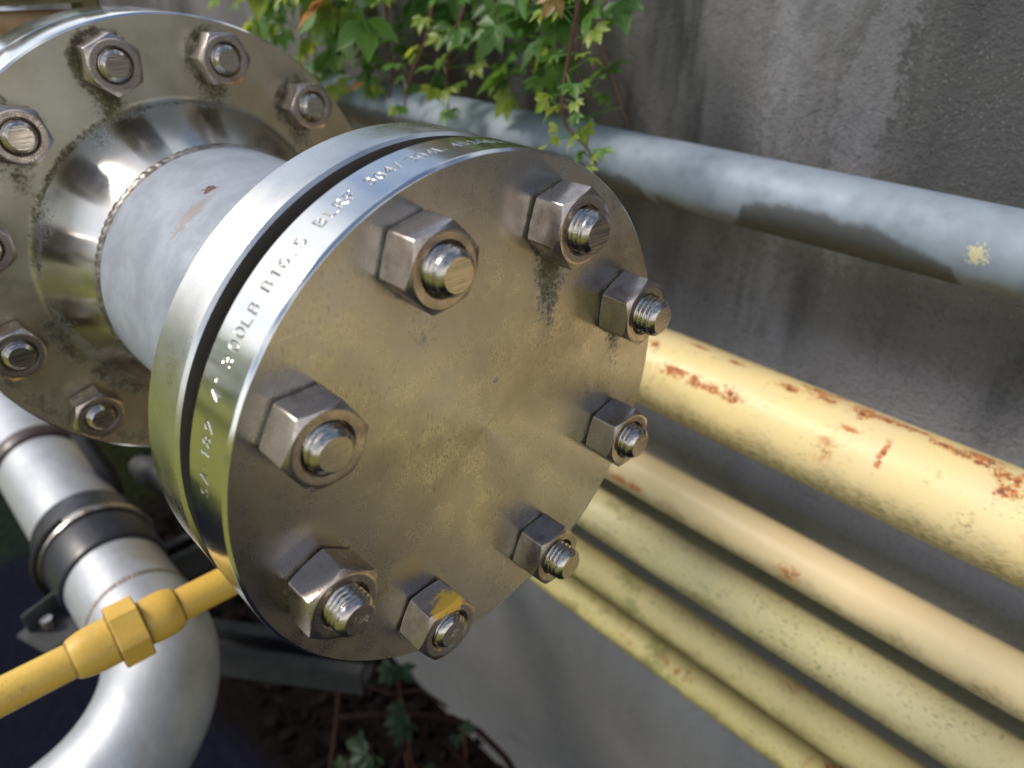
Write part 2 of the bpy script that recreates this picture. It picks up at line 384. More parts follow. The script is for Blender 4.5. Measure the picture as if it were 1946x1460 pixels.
WALLY = 0.461; WTOP = H0 + .46
def make_wall_mat():
    M = Mat('stained_concrete')
    v = M.map((1, 1, 1)); st = M.map((1, 1, .10)); 
    a = M.noise(3.5, 5, .6, v=st); b = M.noise(9, 5, .65, v=M.map((1, 1, .16), loc=(3, 0, 0))); f = M.noise(420, 5, .7); md = M.noise(40, 6, .7)
    c = M.mix(M.ramp(a, .35, .65), (.050, .049, .049), (.25, .245, .248))
    c = M.mix(M.ramp(b, .50, .62, 0, .8), c, (.030, .030, .031))
    c = M.mix(M.ramp(M.noise(6, 4, .6, v=M.map((1, 1, .12), loc=(7, 0, 1))), .56, .66, 0, .7), c, (.34, .34, .37))
    o = M.sep()
    # damp brown staining where the creeper hangs, darker band at the top right
    brown = M.ramp(M.math('ADD', o[0], M.math('MULTIPLY', md, .25)), -.30, -.02, 1., 0.)
    c = M.mix(M.math('MULTIPLY', brown, .45), c, (.034, .024, .015))
    dk = M.math('MULTIPLY', M.ramp(o[2], H0 - .22, H0 + .12), M.ramp(M.math('ADD', o[0], M.math('MULTIPLY', md, .2)), -.12, .10))
    c = M.mix(M.math('MULTIPLY', dk, .55), c, (.026, .029, .031))
    mid = M.ramp(M.math('ADD', o[2], M.math('MULTIPLY', a, .1)), 1.22, 1.36, 1., 0.)
    c = M.mix(M.math('MULTIPLY', mid, .75), c, M.mix(md, (.36, .37, .41), (.48, .485, .52)))  # painted lighter behind the pipes to offset their shade on the wall
    lowb = M.ramp(M.math('ADD', o[2], M.math('MULTIPLY', a, .3)), .6, .95, 1., 0.)
    c = M.mix(M.math('MULTIPLY', lowb, .8), c, M.mix(a, (.085, .082, .075), (.17, .165, .15)))
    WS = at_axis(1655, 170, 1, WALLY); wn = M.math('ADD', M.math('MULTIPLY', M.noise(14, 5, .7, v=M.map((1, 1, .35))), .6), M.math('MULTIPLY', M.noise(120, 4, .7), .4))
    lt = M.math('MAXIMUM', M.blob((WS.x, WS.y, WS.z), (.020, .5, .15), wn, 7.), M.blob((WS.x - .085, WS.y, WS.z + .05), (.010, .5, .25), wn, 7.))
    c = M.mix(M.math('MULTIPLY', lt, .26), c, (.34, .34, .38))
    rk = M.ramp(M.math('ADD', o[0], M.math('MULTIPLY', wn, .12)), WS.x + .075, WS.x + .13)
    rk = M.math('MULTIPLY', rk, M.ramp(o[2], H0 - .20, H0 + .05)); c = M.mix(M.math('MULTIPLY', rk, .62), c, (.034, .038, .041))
    c = M.mix(M.ramp(md, .5, .8, 0, .35), c, (.04, .04, .04))
    c = M.mix(M.math('MULTIPLY', M.ramp(M.voro(260), .26, .10, 0, .6), M.ramp(M.noise(7, 3), .42, .6)), c, (.24, .24, .25))
    c = M.mix(M.ramp(f, .52, .72, 0, .6), c, (.022, .022, .022))
    h = M.math('ADD', M.math('MULTIPLY', M.noise(190, 5, .7), .6), M.math('MULTIPLY', f, .5))
    h = M.math('ADD', h, M.math('MULTIPLY', M.ramp(M.voro(260), .3, .05, 0, .8), M.ramp(M.noise(5, 3), .4, .6)))
    M.set(base=c, rough=M.math('SUBTRACT', M.ramp(md, .3, .7, .52, .74), M.math('MULTIPLY', rk, .22)), spec=.5, normal=M.bump(h, 1., .0035))
    return M.m
bmw = box((-8 + 4) / 2, WALLY + .10, WTOP / 2 - .05, 12, .20, WTOP + .1, .006)
wl = link('concrete_wall', bmw, make_wall_mat()); tag(wl, 'dark stained concrete retaining wall behind the row of pipes', 'wall')

# ------------------------------------------------------------------ geometry of the flanged pipe (metres, axis = world X at height H0)
O0 = Vector((0, 0, H0))
TB, GAP, TW = .0294, .0120, .0286
R4, R6 = .127, .159
XW1 = -TB - GAP; XW2 = XW1 - TW           # weld-neck flange front / rear
XR = -.3175
BOLT0 = R(109.6)
bolt_ang = [BOLT0 - k * PI / 4 for k in range(8)]
bolt_pos = [(0.100 * math.cos(a), 0.100 * math.sin(a)) for a in bolt_ang]
rbolt_ang = [R(132.5) - k * PI / 6 for k in range(12)]
rbolt_pos = [(.1355 * math.cos(a), .1355 * math.sin(a)) for a in rbolt_ang]
pp = None
for kx in range(400):       # rusty spot on the pipe: where the sight line meets radius 84 mm
    t = .2 + kx * .001; P = CAM + ray(398, 360) * t
    if math.hypot(P.y, P.z - H0) < .0842: pp = P - O0; break
PIPE_SPOT = tuple(pp)
m_pipe = make_pipe_mat()

root = empty('flanged_pipe', (-.2, 0, H0 - R6))
tag(root, 'large polished stainless steel flanged pipe closed by a bolted round end plate', 'pipe')

# stroke font for stamped characters, cell 0..0.62 x 0..1
def arc(cx, cy, rx, ry, a0, a1, n=9):
    return [(cx + rx * math.cos(R(a0 + (a1 - a0) * i / n)), cy + ry * math.sin(R(a0 + (a1 - a0) * i / n))) for i in range(n + 1)]
FONT = {
 'S': [arc(.3, .74, .26, .25, 20, 270) + arc(.3, .25, .27, .25, 90, -160)],
 'A': [[(0, 0), (.3, 1), (.6, 0)], [(.12, .36), (.48, .36)]],
 '-': [[(.1, .42), (.42, .42)]], '.': [[(.25, .02), (.30, .05)]], '"': [[(.2, 1), (.2, .78)], [(.38, 1), (.38, .78)]],
 '1': [[(.14, .8), (.32, 1), (.32, 0)]],
 '8': [arc(.3, .74, .22, .25, 0, 360, 12), arc(.3, .25, .27, .25, 0, 360, 12)],
 '2': [arc(.3, .72, .27, .27, 170, -30) + [(.02, 0), (.6, 0)]],
 '4': [[(.45, 0), (.45, 1), (0, .3), (.62, .3)]],
 '3': [arc(.28, .75, .25, .25, 150, -90) + arc(.28, .26, .29, .26, 90, -150)],
 '0': [arc(.3, .5, .28, .5, 0, 360, 16)], 'O': [arc(.3, .5, .28, .5, 0, 360, 16)],
 'L': [[(.05, 1), (.05, 0), (.55, 0)]],
 'B': [[(.03, 0), (.03, 1)] + arc(.28, .76, .24, .24, 90, -90) , arc(.28, .26, .29, .26, 90, -90) + [(.03, 0)], [(.03, .52), (.28, .52)]],
 '6': [arc(.3, .28, .28, .28, 0, 360, 14), arc(.62, .45, .60, .55, 110, 185)],
 '5': [[(.55, 1), (.1, 1), (.06, .57)] + arc(.28, .3, .3, .3, 120, -150)],
 'R': [[(.03, 0), (.03, 1)] + arc(.28, .74, .26, .26, 90, -90) + [(.03, .48)], [(.28, .48), (.6, 0)]],
 'F': [[(.03, 0), (.03, 1), (.56, 1)], [(.03, .54), (.45, .54)]],
 '/': [[(.12, 0), (.42, 1)]], '7': [[(0, 1), (.58, 1), (.2, 0)]], 'E': [[(.56, 0), (.03, 0), (.03, 1), (.56, 1)], [(.03, .52), (.45, .52)]],
}
STAMP = [('S', 169.5), ('A', 166.8), ('-', 164.6), ('1', 162.4), ('8', 160.2), ('2', 157.6), ('4', 152.2), ('"', 149.9), ('3', 146.2), ('0', 143.6), ('0', 141.3), ('L', 139.2), ('B', 136.9),
         ('B', 132.8), ('1', 130.4), ('6', 128.2), ('.', 126.2), ('5', 124.0), ('B', 119.4), ('L', 117.1), ('R', 114.8), ('F', 112.5), ('3', 108.2), ('0', 106.1), ('4', 104.0), ('/', 102.0),
         ('3', 99.2), ('0', 97.1), ('4', 95.0), ('L', 93.0), ('4', 89.2), ('5', 87.2), ('3', 85.2), ('4', 83.2), ('8', 81.2), ('4', 79.2), ('7', 77.2)]
segs = []
rs = random.Random(4)
for ch, deg in STAMP:
    hh = .0062; w = .52 * hh; s0 = (R(172) - R(deg)) * R4 - w / 2; x0 = -.0128 + rs.uniform(-.0003, .0003); tl = rs.uniform(-.06, .06)
    for line in FONT[ch]:
        q = [(s0 + a * hh * .86, x0 - b * hh + (a - .3) * tl * hh * 2) for a, b in line]
        segs += list(zip(q[:-1], q[1:]))
SA = np.array([s[0] for s in segs]); SB = np.array([s[1] for s in segs])
def engrave_depth(S, Xc, wid=.00040, dep=.00024):
    """V groove with a raised lip along the strokes"""
    P = np.stack([S.ravel(), Xc.ravel()], -1); best = np.full(len(P), 9.)
    for A, B in zip(SA, SB):
        d = B - A; L2 = d @ d + 1e-16; near = (np.abs(P[:, 0] - (A[0] + B[0]) / 2) < .004)
        if not near.any(): continue
        Q = P[near]; t = np.clip(((Q - A) @ d) / L2, 0, 1); dist = np.linalg.norm(Q - (A + t[:, None] * d), axis=1)
        best[near] = np.minimum(best[near], dist)
    z = np.where(best < wid, -dep * (1 - (best / wid) ** 2), np.where(best < wid * 2, dep * .10 * np.sin((best - wid) / wid * PI), 0.))
    return z.reshape(S.shape)

# --- blind flange (disc): rim with engraved band + face
fine_t = np.radians(np.arange(172.5, 74.9, -.11)); coarse_t = np.radians(np.arange(74, -186, -2.))
thetas = np.concatenate([fine_t, coarse_t])[::-1]
band = [-.0195 + .00025 * k for k in range(33)]
prof = [(-TB, R4 - .0012), (-TB + .0002, R4 - .0007), (-TB + .0008, R4 - .0001), (-TB + .0011, R4)] + [(x, R4) for x in (-.0275, -.024, -.0205)] + [(x, R4) for x in band] + [(x, R4) for x in (-.0105, -.0075, -.004)] + \
       [(-.0015, R4), (-.0012, R4 - .0001), (-.0001, R4 - .0012), (0., R4 - .0014)]
def disp(xx, tt):
    S = (R(172) - tt) * R4; S = np.where(S < -.01, -9, S)
    z = engrave_depth(S, xx) * ((xx > -.0200) & (xx < -.0108))
    return z
rim = lathe(prof, thetas=thetas, sharp=18, disp=disp)
co_ = np.empty(len(rim.vertices) * 3); rim.vertices.foreach_get('co', co_); co_ = co_.reshape(-1, 3)
rd_ = np.hypot(co_[:, 1], co_[:, 2]); st_ = np.where((co_[:, 0] > -.0201) & (co_[:, 0] < -.0105), np.clip((R4 - rd_) / .00018, 0, 1), 0.)
rim.attributes.new('stamp', 'FLOAT', 'POINT').data.foreach_set('value', st_.astype(np.float32))
def stain(y, z):
    g = 0.
    for (by, bz), (ln, wd, amt, drift) in zip(bolt_pos, [(.034, .011, .62, .1), (.050, .013, 1.0, -.10), (.030, .009, .75, .0), (.016, .006, .35, 0), (.020, .010, .62, 0), (.008, .006, .2, 0), (.012, .006, .35, 0), (.016, .009, .6, 0)]):
        dy = y - by; dz = z - (bz - .014)
        if dz < .012:
            t = max(0., -dz) / ln
            if t < 1.6: g = max(g, amt * math.exp(-((dy - drift * -dz) / wd) ** 2) * math.exp(-t * t * 1.3) * (1 if dz < 0 else max(0, 1 - dz / .012)))
        rr = math.hypot(dy, z - bz)
        g = max(g, .78 * math.exp(-((rr - .0160) / .0022) ** 2) * (1 if dy < .004 else .5) * amt ** .5)
    rr = math.hypot(y, z); a = math.degrees(math.atan2(z, y)) % 360
    if 265 < a < 325: g = max(g, .75 * math.exp(-((.1258 - rr) / .0028) ** 2) * min(1, (a - 265) / 15, (325 - a) / 12))
    return g
rings = [(0., .1256)] + [(0., .1256 - .0012 * k) for k in range(1, 105)] + [(0., .0006)]
fc = lathe(rings, seg=360, sharp=None, attr=lambda x, y, z: stain(y, z))
blind = link('blind_flange', fc, m_face, root, O0)
bmf = bmesh.new(); bmf.from_mesh(blind.data); 
vs = [v for v in bmf.verts if math.hypot(v.co.y, v.co.z) < .0007]; bmesh.ops.contextual_create(bmf, geom=vs); bmf.to_mesh(blind.data); bmf.free()
blind['label'] = 'round blank end plate with brown flecks and green stains'
link('stamped_rim', rim, m_rim, blind, O0)['label'] = 'bright rim stamped SA-182 4" 300LB B16.5 BLRF 304/304L'
# small pit in the middle of the plate with a raised crumb
def crumb(px, py, size, name, mat, parent):
    P = at_axis(px, py, 0, 0.0); bm = bmesh.new(); bmesh.ops.create_icosphere(bm, subdivisions=3, radius=size)
    for v in bm.verts: v.co *= 1 + .5 * noise.noise(v.co * 900); v.co.x *= .22
    me = bpy.data.meshes.new('m'); bm.to_mesh(me); bm.free(); me.polygons.foreach_set('use_smooth', [True] * len(me.polygons))
    return link(name, me, mat, parent, P)
crumb(942, 722, .0013, 'spatter', simple('spatter', (.50, .42, .33), .5, .3), blind)
# raised face and gasket in the gap
link('back_face', lathe([(-TB, .03), (-TB, .08), (-TB, R4 - .0012)], seg=200, sharp=20), m_gap, blind, O0)
rf = lathe([(XW1 + .002, .02), (XW1 + .002, .0785), (-TB - .002, .0785), (-TB - .002, .02)], seg=128)
link('raised_face', rf, m_gap, blind, O0)
gk = lathe([(XW1 + .004, .05), (XW1 + .0035, .0895), (-TB - .0035, .0895), (-TB - .004, .05)], seg=128)
link('gasket', gk, simple('gasket', (.05, .05, .05), .7, .2), root, O0)

# --- weld-neck flange behind it
prof = [(XW1, R4 - .0016), (XW1 - .0001, R4 - .0015), (XW1 - .0014, R4 - .0001), (XW1 - .0018, R4), (XW1 - TW * .35, R4), (XW1 - TW * .7, R4), (XW2 + .0012, R4), (XW2 + .0003, R4 - .0006), (XW2, R4 - .0014), (XW2, .078), (XW2 - .006, .0735), (XW2 - .045, .0595)]
wn = lathe(prof, seg=360, sharp=18)
nf = link('neck_flange', wn, m_rim2, root, O0); nf['label'] = 'plain bright flange ring behind the stamped end plate'
link('flange_face', lathe([(XW1, R4 - .0016), (XW1, .08), (XW1, .03)], seg=200, sharp=20), m_gap, nf, O0)
# --- pipe + reducer
def pst(x, y, z):
    a = math.degrees(math.atan2(z, y)) % 360
    g = .45 * math.exp(-((a - 235) / 45) ** 2)
    return g + .35 * math.exp(-((x + .262) / .006) ** 2)
xs = [-.262 + .002 * k for k in range(50)]
pm = lathe([(x, .08415) for x in xs] + [(-.155, .0825), (-.140, .074), (-.125, .063), (-.114, .0585), (-.112, .0585)], seg=200, sharp=60, attr=pst)
pipe = link('pipe', pm, m_pipe, root, O0); pipe['label'] = 'matt grey pipe length between the two flanges with a rust spot'
# weld bead: overlapping ripples
def bead(xx, tt):
    ph = (tt * 95 / (2 * PI) + .25 * np.sin(tt * 7)) + (np.abs(xx + .266) / .0045) ** 2 * .35
    f = ph % 1.0
    prof = np.clip(1 - ((xx + .266) / .0052) ** 2, 0, 1) ** .7
    return prof * (.0013 + .0004 * np.sin(f * PI)) - (1 - prof) * .0004
bx = [-.2715 + .0005 * k for k in range(23)]
wb = lathe([(x, .0843) for x in bx], seg=1440, sharp=None, disp=bead)
def make_weld():
    M = Mat('weld'); a = M.noise(200, 4, .6)
    c = M.mix(M.ramp(a, .35, .65), (.30, .285, .26), (.12, .105, .085)); M.set(base=c, metal=.6, rough=.42, normal=M.bump(a, .1, .0003)); return M.m
link('weld_bead', wb, make_weld(), pipe, O0)

# --- rear flange with long polished hub
def rst(x, y, z):
    r = math.hypot(y, z); g = .85 * math.exp(-((r - .1065) / .0035) ** 2) * (.62 + .38 * math.sin(math.atan2(z, y) * 3 + 1)) if r < .1545 else 0
    if r < .104: g = max(g, .0)
    for (by, bz), amt in zip(rbolt_pos, [.75, 1.05, .85, .85, .6, .5, .5, .5, .5, .6, .6, .7]):
        dy = y - by; dz = z - bz
        rr = math.hypot(dy, dz)
        g = max(g, .9 * amt * math.exp(-((rr - .018) / .0048) ** 2) * (1.0 if dy < .003 else .55))
        if dz < -.01: g = max(g, amt * math.exp(-((dy + .004) / .0125) ** 2) * math.exp(-((-dz - .01) / .036) ** 2))
    a = math.degrees(math.atan2(z, y)) % 360
    if 190 < a < 300: g = max(g, .62 * math.exp(-((r - .150) / .012) ** 2), .8 * math.exp(-((r - .109) / .010) ** 2))
    return g
rp = [(XR - .0366, .10), (XR - .0366, R6 - .0012), (XR - .0354, R6 - .0001), (XR - .0350, R6), (XR - .018, R6), (XR - .0018, R6), (XR - .0013, R6 - .0001), (XR, R6 - .0013)]
rm = lathe(rp, seg=360, sharp=18)
face = [(XR, R6 - .0013 - .0012 * k) for k in range(42)] + [(XR + .0002, .1075), (XR + .0010, .1060), (XR + .0026, .1050)]
fm = lathe(face, seg=300, sharp=None, attr=rst)
rear = link('rear_flange', fm, m_rface, root, O0); rear['label'] = 'large round flange at the rear, algae green round its nuts'
link('rim', rm, m_rim, rear, O0)
def nst(x, y, z):
    a = math.degrees(math.atan2(z, y)) % 360
    g = .75 * math.exp(-((x - XR - .004) / .006) ** 2) * (.6 + .4 * math.sin(math.radians(a) * 5))
    for c, w in ((152, 9), (118, 5), (200, 20), (235, 26)): g = max(g, .72 * math.exp(-((a - c) / w) ** 2) * math.exp(-((x - XR) / .022) ** 2))
    return g
npf = [(XR + .0026, .1050)] + [(XR + .0026 + .0494 * (k / 40), .1050 - .0195 * ((k / 40) ** 1.0)) for k in range(1, 41)]
nk = lathe(npf, seg=300, sharp=None, attr=nst)
link('tapered_neck', nk, m_neck, rear, O0)['label'] = 'mirror bright tapered neck of the rear flange'
mt = lathe([(XR - .0385, .08), (XR - .0385, R6 - .0012), (XR - .0397, R6), (XR - .060, R6), (XR - .0738, R6), (XR - .0750, R6 - .0014), (XR - .0750, .085), (XR - .12, .084), (XR - 1.1, .084)], seg=300, sharp=18)
link('mating_flange', mt, m_rim, root, O0)['label'] = 'second flange ring clamped tight behind the rear one'

# --- nuts and studs
def nut_mesh(AF=.03175, Hn=.01865, bore=.0100):
    ap = AF / 2; rt = ap * .955; tan = math.tan(R(30)); th = []
    for k in range(6):
        c = k * 60
        th += [c - 30 + d for d in (0, 6, 12, 18, 23, 27, 28.6, 29.4, 30, 30.6, 31.4, 33, 37, 42, 48, 54)]
    th = [R(x) for x in th]
    def hx(t):
        q = (t % R(60)) - R(30); h = ap / math.cos(q)
        d = R(30) - abs(q)
        return min(h, ap / math.cos(R(30)) - .00022 + d * .004)
    rows = []
    for t in th:
        h = hx(t); zc = Hn - (h - rt) * tan; zb = .0006 + (h - rt) * tan * .55
        rows.append([(0.0002, bore), (0.0002, rt - .0006), (zb - .0004, h - .0008), (zb + .0004, h), ((zb + zc) / 2, h), (zc - .00035, h), (zc, h - .00012), (zc + .00025, h - .00012 - .00045),
                     (Hn - .00015, rt + .0002), (Hn, rt - .0001), (Hn, rt - .0012), (Hn, bore + .0014), (Hn - .0003, bore + .0010), (Hn - .0016, bore - .0001), (Hn - .008, bore - .0001)])
    V = []; F = []; n = len(rows[0]); m_ = len(th)
    for j, t in enumerate(th):
        for x, r in rows[j]: V.append((x, r * math.cos(t), r * math.sin(t)))
    for j in range(m_):
        for i in range(n - 1):
            a = j * n + i; b = ((j + 1) % m_) * n + i; F.append((a, b, b + 1, a + 1))
    return fix(mesh_from(V, F, 32))
nutm = nut_mesh()
def stud_mesh(L, x0=-.085, p=.00254, Rs=.00955, blunt=.0022):
    xs = list(np.arange(.012, L - blunt - .0001, p / 8)); n = 56
    prof = [(x, Rs) for x in xs]
    def d(xx, tt):
        ph = (xx / p - tt / (2 * PI)) % 1.0; tri = np.abs(ph - .5) * 2
        v = -.0013 * np.clip(tri * 1.35 - .2, 0, 1)
        fade = np.clip((L - blunt - xx) / (p * .9), 0, 1)
        return v * fade - .0004 * (1 - fade)
    A = lathe(prof, seg=n, sharp=45, disp=d)
    x1 = xs[-1]
    e = [(x1, Rs - .0004), (L - blunt, Rs - .0005), (L - blunt + .0002, Rs - .0006), (L - .0002, Rs - .0024), (L, Rs - .0027)] + [(L, (Rs - .0027) * k / 8) for k in range(7, 0, -1)] + [(L, .00002)]
    B = lathe(e, seg=n, sharp=24)
    C = lathe([(x0, Rs - .0005), (.012, Rs - .0005)], seg=24)
    return join([A, B, C])
def fixs(me): me.set_sharp_from_angle(angle=R(40)); return me
SL = [.0262, .0268, .0290, .0262, .0285, .0215, .0290, .0235]
CORNER = [(783, 455), (1068, 388), (1185, 574), (1165, 810), (1027, 1036), (811, 1169), (576, 1147), (558, 795)]
WHERE = ['upper left of the end plate, green stain below', 'at the top of the end plate above the longest green streak', 'upper right of the end plate, gap showing behind it',
         'right of the end plate over the widest yellow pipe', 'lower right of the end plate over the thin yellow pipes', 'at the bottom of the end plate splashed with yellow paint',
         'lower left of the end plate, its stud stamped', 'left of the end plate, stud nearly flush']
def rotmesh(me, ang):
    me2 = me.copy(); me2.transform(Matrix.Rotation(ang, 4, 'X')); return me2
def strokes_mesh(text, hgt, w=.00016, org=(0, 0), rot=0., depth=.00008):
    parts = []; x = 0
    bm = bmesh.new()
    for ch in text:
        if ch != ' ':
            for line in FONT[ch]:
                for (a, b), (c, d) in zip(line[:-1], line[1:]):
                    p = Vector(((a * hgt) + x, b * hgt)); q = Vector(((c * hgt) + x, d * hgt)); dr = (q - p)
                    if dr.length < 1e-7: continue
                    dr.normalize(); nrm = Vector((-dr.y, dr.x)) * w; p -= dr * w * .5; q += dr * w * .5
                    vs = []
                    for (pt, hh, sgn) in ((p, -depth, 1), (p, -depth, -1), (q, -depth, -1), (q, -depth, 1)):
                        vs.append(pt + nrm * sgn)
                    lo = [bm.verts.new((-depth, v.x, v.y)) for v in vs]; hi = [bm.verts.new((depth, (v.x + (p.x if i < 2 else q.x)) / 2, (v.y + (p.y if i < 2 else q.y)) / 2)) for i, v in enumerate(vs)]
                    bm.faces.new(hi)
                    for i in range(4): bm.faces.new((lo[i], lo[(i + 1) % 4], hi[(i + 1) % 4], hi[i]))
        x += hgt * .82
    bmesh.ops.recalc_face_normals(bm, faces=bm.faces)
    for v in bm.verts:
        y = v.co.y - (x - hgt * .2) / 2; z = v.co.z - hgt / 2
        v.co.y = org[0] + y * math.cos(rot) - z * math.sin(rot); v.co.z = org[1] + y * math.sin(rot) + z * math.cos(rot)
    me = bpy.data.meshes.new('m'); bm.to_mesh(me); bm.free(); return me
for k in range(8):
    by, bz = bolt_pos[k]; L = SL[k]
    c = Vector((0, by, H0 + bz))
    P = at_axis(*CORNER[k], 0, .0165); ang = math.atan2(P.z - H0 - bz, P.y - by)
    s = link('stud_bolt', stud_mesh(L), m_stud, root, c); s['label'] = 'stud and nut ' + WHERE[k]
    s['group'] = 'stud bolts round the end plate'
    nm = m_nut
    if k == 5:
        pa = at_axis(858, 1145, 0, .0175) - c; pb = at_axis(842, 1112, 0, .012) - c; pc = at_axis(838, 1162, 0, .018) - c
        nm = make_nut_mat('nut_steel_with_yellow_paint', (tuple(pa), (.0085, .0085, .0075), tuple(pc), (.005, .0055, .005)))
    me = rotmesh(nutm, ang) if k != 0 else rotmesh(nutm, ang)
    me.materials.clear(); o = link('nut', me, nm, s, c)
    if k in (6, 5):
        t = link('stamped_mark', strokes_mesh('B8' if k == 5 else 'FB8', .0030, org=(.0008, 0), rot=R(-28 if k == 6 else 62)), m_mark, s, c + Vector((L + .00002, 0, 0)))
    if k == 6:
        t = link('stamped_mark', strokes_mesh('8', .0026, rot=R(-40), org=(.0118 * math.cos(R(60)), .0118 * math.sin(R(60)))), m_nut, o, c + Vector((.01868, 0, 0)))
RSL = .0225; rstud = stud_mesh(RSL)
RC = {0: (72, 205), 1: (207, 59), 2: (446, 68), 3: (608, 155), 9: (191, 716), 10: (43, 615)}
# visible rear bolts: fitted pixel of each stud end gives which of the twelve it is
RW = {0: 'upper left of the rear flange with a mossy ring', 1: 'upper part of the rear flange with the longest moss streak below', 2: 'top right of the rear flange', 3: 'right side of the rear flange nearest the ivy', 10: 'lower left of the rear flange', 9: 'bottom of the rear flange above the drain pipe', 11: 'left edge of the rear flange, cut by the frame'}
for q_ in (4, 5, 6, 7, 8): RW[q_] = 'of the rear flange hidden behind the front flange'
for k in range(12):
    by, bz = rbolt_pos[k]; c = Vector((XR, by, H0 + bz))
    ang = R(17 + 23 * k)
    if k in RC: P = at_axis(*RC[k], 0, XR + .0165); ang = math.atan2(P.z - H0 - bz, P.y - by)
    s = link('stud_bolt', rotmesh(rstud, R(40 * k)), m_stud, root, c); s['group'] = 'stud bolts round the rear flange'; s['label'] = 'stud and nut ' + RW[k]
    me = rotmesh(nutm, ang); o = link('nut', me, m_nut, s, c)
exec_rear = None

# ------------------------------------------------------------------ pipes along the wall
BACK = CAM.y + .600
def wall_pipe(name, phi_deg, alpha, x0, x1, mat_fn, label, seg=96, cat='pipe', group=None):
    ph = R(phi_deg); al = R(alpha); d = .600 / (math.cos(ph) + math.sin(al)); r = d * math.sin(al)
    y = CAM.y + d * math.cos(ph); z = CAM.z + d * math.sin(ph)
    c = Vector((0, y, z)); mat = mat_fn(c, r)
    n = 60; prof = [(x0 + (x1 - x0) * i / n, r) for i in range(n + 1)]
    me = lathe([(x0, r * .8)] + prof + [(x1, r * .8)], seg=seg, sharp=50)
    o = link(name, me, mat, None, c); tag(o, label, cat, group)
    return o, c, r
def on_pipe(px, py, c, r):
    """object-space point where a sight line meets the pipe of axis c"""
    d = ray(px, py); t = .15
    while t < 3:
        P = CAM + d * t
        if math.hypot(P.y - c.y, P.z - c.z) < r * 1.002: return tuple(P - c)
        t += .0008
    P = CAM + d * ((c.y - CAM.y) / d.y); return tuple(P - c)
def big_mat(c, r):
    sp = []
    for px, py, sx, sy in [(1282, 705, .016, .0045), (1318, 724, .010, .004), (1390, 752, .012, .005), (1650, 785, .016, .005), (1690, 800, .014, .004), (1640, 790, .006, .004), (1678, 862, .003, .009), (1572, 760, .010, .003), (1870, 872, .018, .004), (1935, 915, .004, .007), (1915, 935, .010, .004), (1830, 865, .010, .0025), (1245, 655, .005, .003), (1350, 738, .012, .003), (1560, 745, .018, .003), (1600, 758, .010, .002), (1720, 812, .012, .003), (1750, 822, .012, .002), (1800, 850, .016, .003), (1860, 880, .012, .002), (1905, 905, .008, .005), (1615, 815, .008, .002), (1330, 660, .012, .002), (1400, 690, .01, .002), (1500, 738, .014, .003), (1925, 880, .010, .003)]:
        sp.append((on_pipe(px, py, c, r), (sx, sy * 1.6, sy * 1.6)))
    return yellow_paint('weathered_cream_yellow_paint', (.82, .65, .31), (.78, .63, .35), .60, .62, 0.3, sp, dirt=.50, rad=r)
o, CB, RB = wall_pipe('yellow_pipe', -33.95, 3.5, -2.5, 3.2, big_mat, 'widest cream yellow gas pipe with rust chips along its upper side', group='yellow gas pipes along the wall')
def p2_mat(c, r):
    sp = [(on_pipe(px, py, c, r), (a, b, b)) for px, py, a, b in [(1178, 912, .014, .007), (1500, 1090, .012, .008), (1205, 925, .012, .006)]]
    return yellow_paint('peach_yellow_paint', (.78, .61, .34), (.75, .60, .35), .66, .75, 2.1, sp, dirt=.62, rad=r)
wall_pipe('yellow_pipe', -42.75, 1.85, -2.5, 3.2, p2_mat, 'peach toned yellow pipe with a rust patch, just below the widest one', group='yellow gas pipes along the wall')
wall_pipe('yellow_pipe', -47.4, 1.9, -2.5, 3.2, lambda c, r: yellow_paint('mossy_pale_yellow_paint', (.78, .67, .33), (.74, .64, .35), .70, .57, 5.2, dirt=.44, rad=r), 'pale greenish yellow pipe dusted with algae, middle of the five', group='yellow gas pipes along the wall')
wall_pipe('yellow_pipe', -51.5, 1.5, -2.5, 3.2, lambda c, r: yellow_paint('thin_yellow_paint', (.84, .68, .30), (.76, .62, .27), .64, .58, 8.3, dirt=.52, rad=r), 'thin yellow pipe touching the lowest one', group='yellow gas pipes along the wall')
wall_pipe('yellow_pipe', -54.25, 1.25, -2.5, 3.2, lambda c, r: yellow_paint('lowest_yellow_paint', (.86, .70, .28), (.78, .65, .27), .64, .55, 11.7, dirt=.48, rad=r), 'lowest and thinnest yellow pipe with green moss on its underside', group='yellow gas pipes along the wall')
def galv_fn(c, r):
    global GALV_DARK_TOP, GALV_LICHEN
    GALV_DARK_TOP = []; lo = -.034
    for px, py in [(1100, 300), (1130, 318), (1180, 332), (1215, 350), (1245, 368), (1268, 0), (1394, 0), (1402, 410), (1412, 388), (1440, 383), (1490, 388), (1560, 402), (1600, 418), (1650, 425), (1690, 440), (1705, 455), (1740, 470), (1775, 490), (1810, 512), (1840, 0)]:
        p = on_pipe(px, py if py else 395 + (px - 1265) * .25, c, r); GALV_DARK_TOP.append((p[0], p[2] if py else lo))
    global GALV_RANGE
    GALV_RANGE = (GALV_DARK_TOP[0][0], GALV_DARK_TOP[-1][0] + .02, lo, .03)
    GALV_DARK_TOP = sorted(GALV_DARK_TOP)
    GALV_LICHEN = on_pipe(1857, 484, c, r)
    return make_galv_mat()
wall_pipe('galvanised_pipe', -17.75, 2.78, -3.5, 3.2, galv_fn, 'blue grey galvanised pipe with dark patches on its underside')

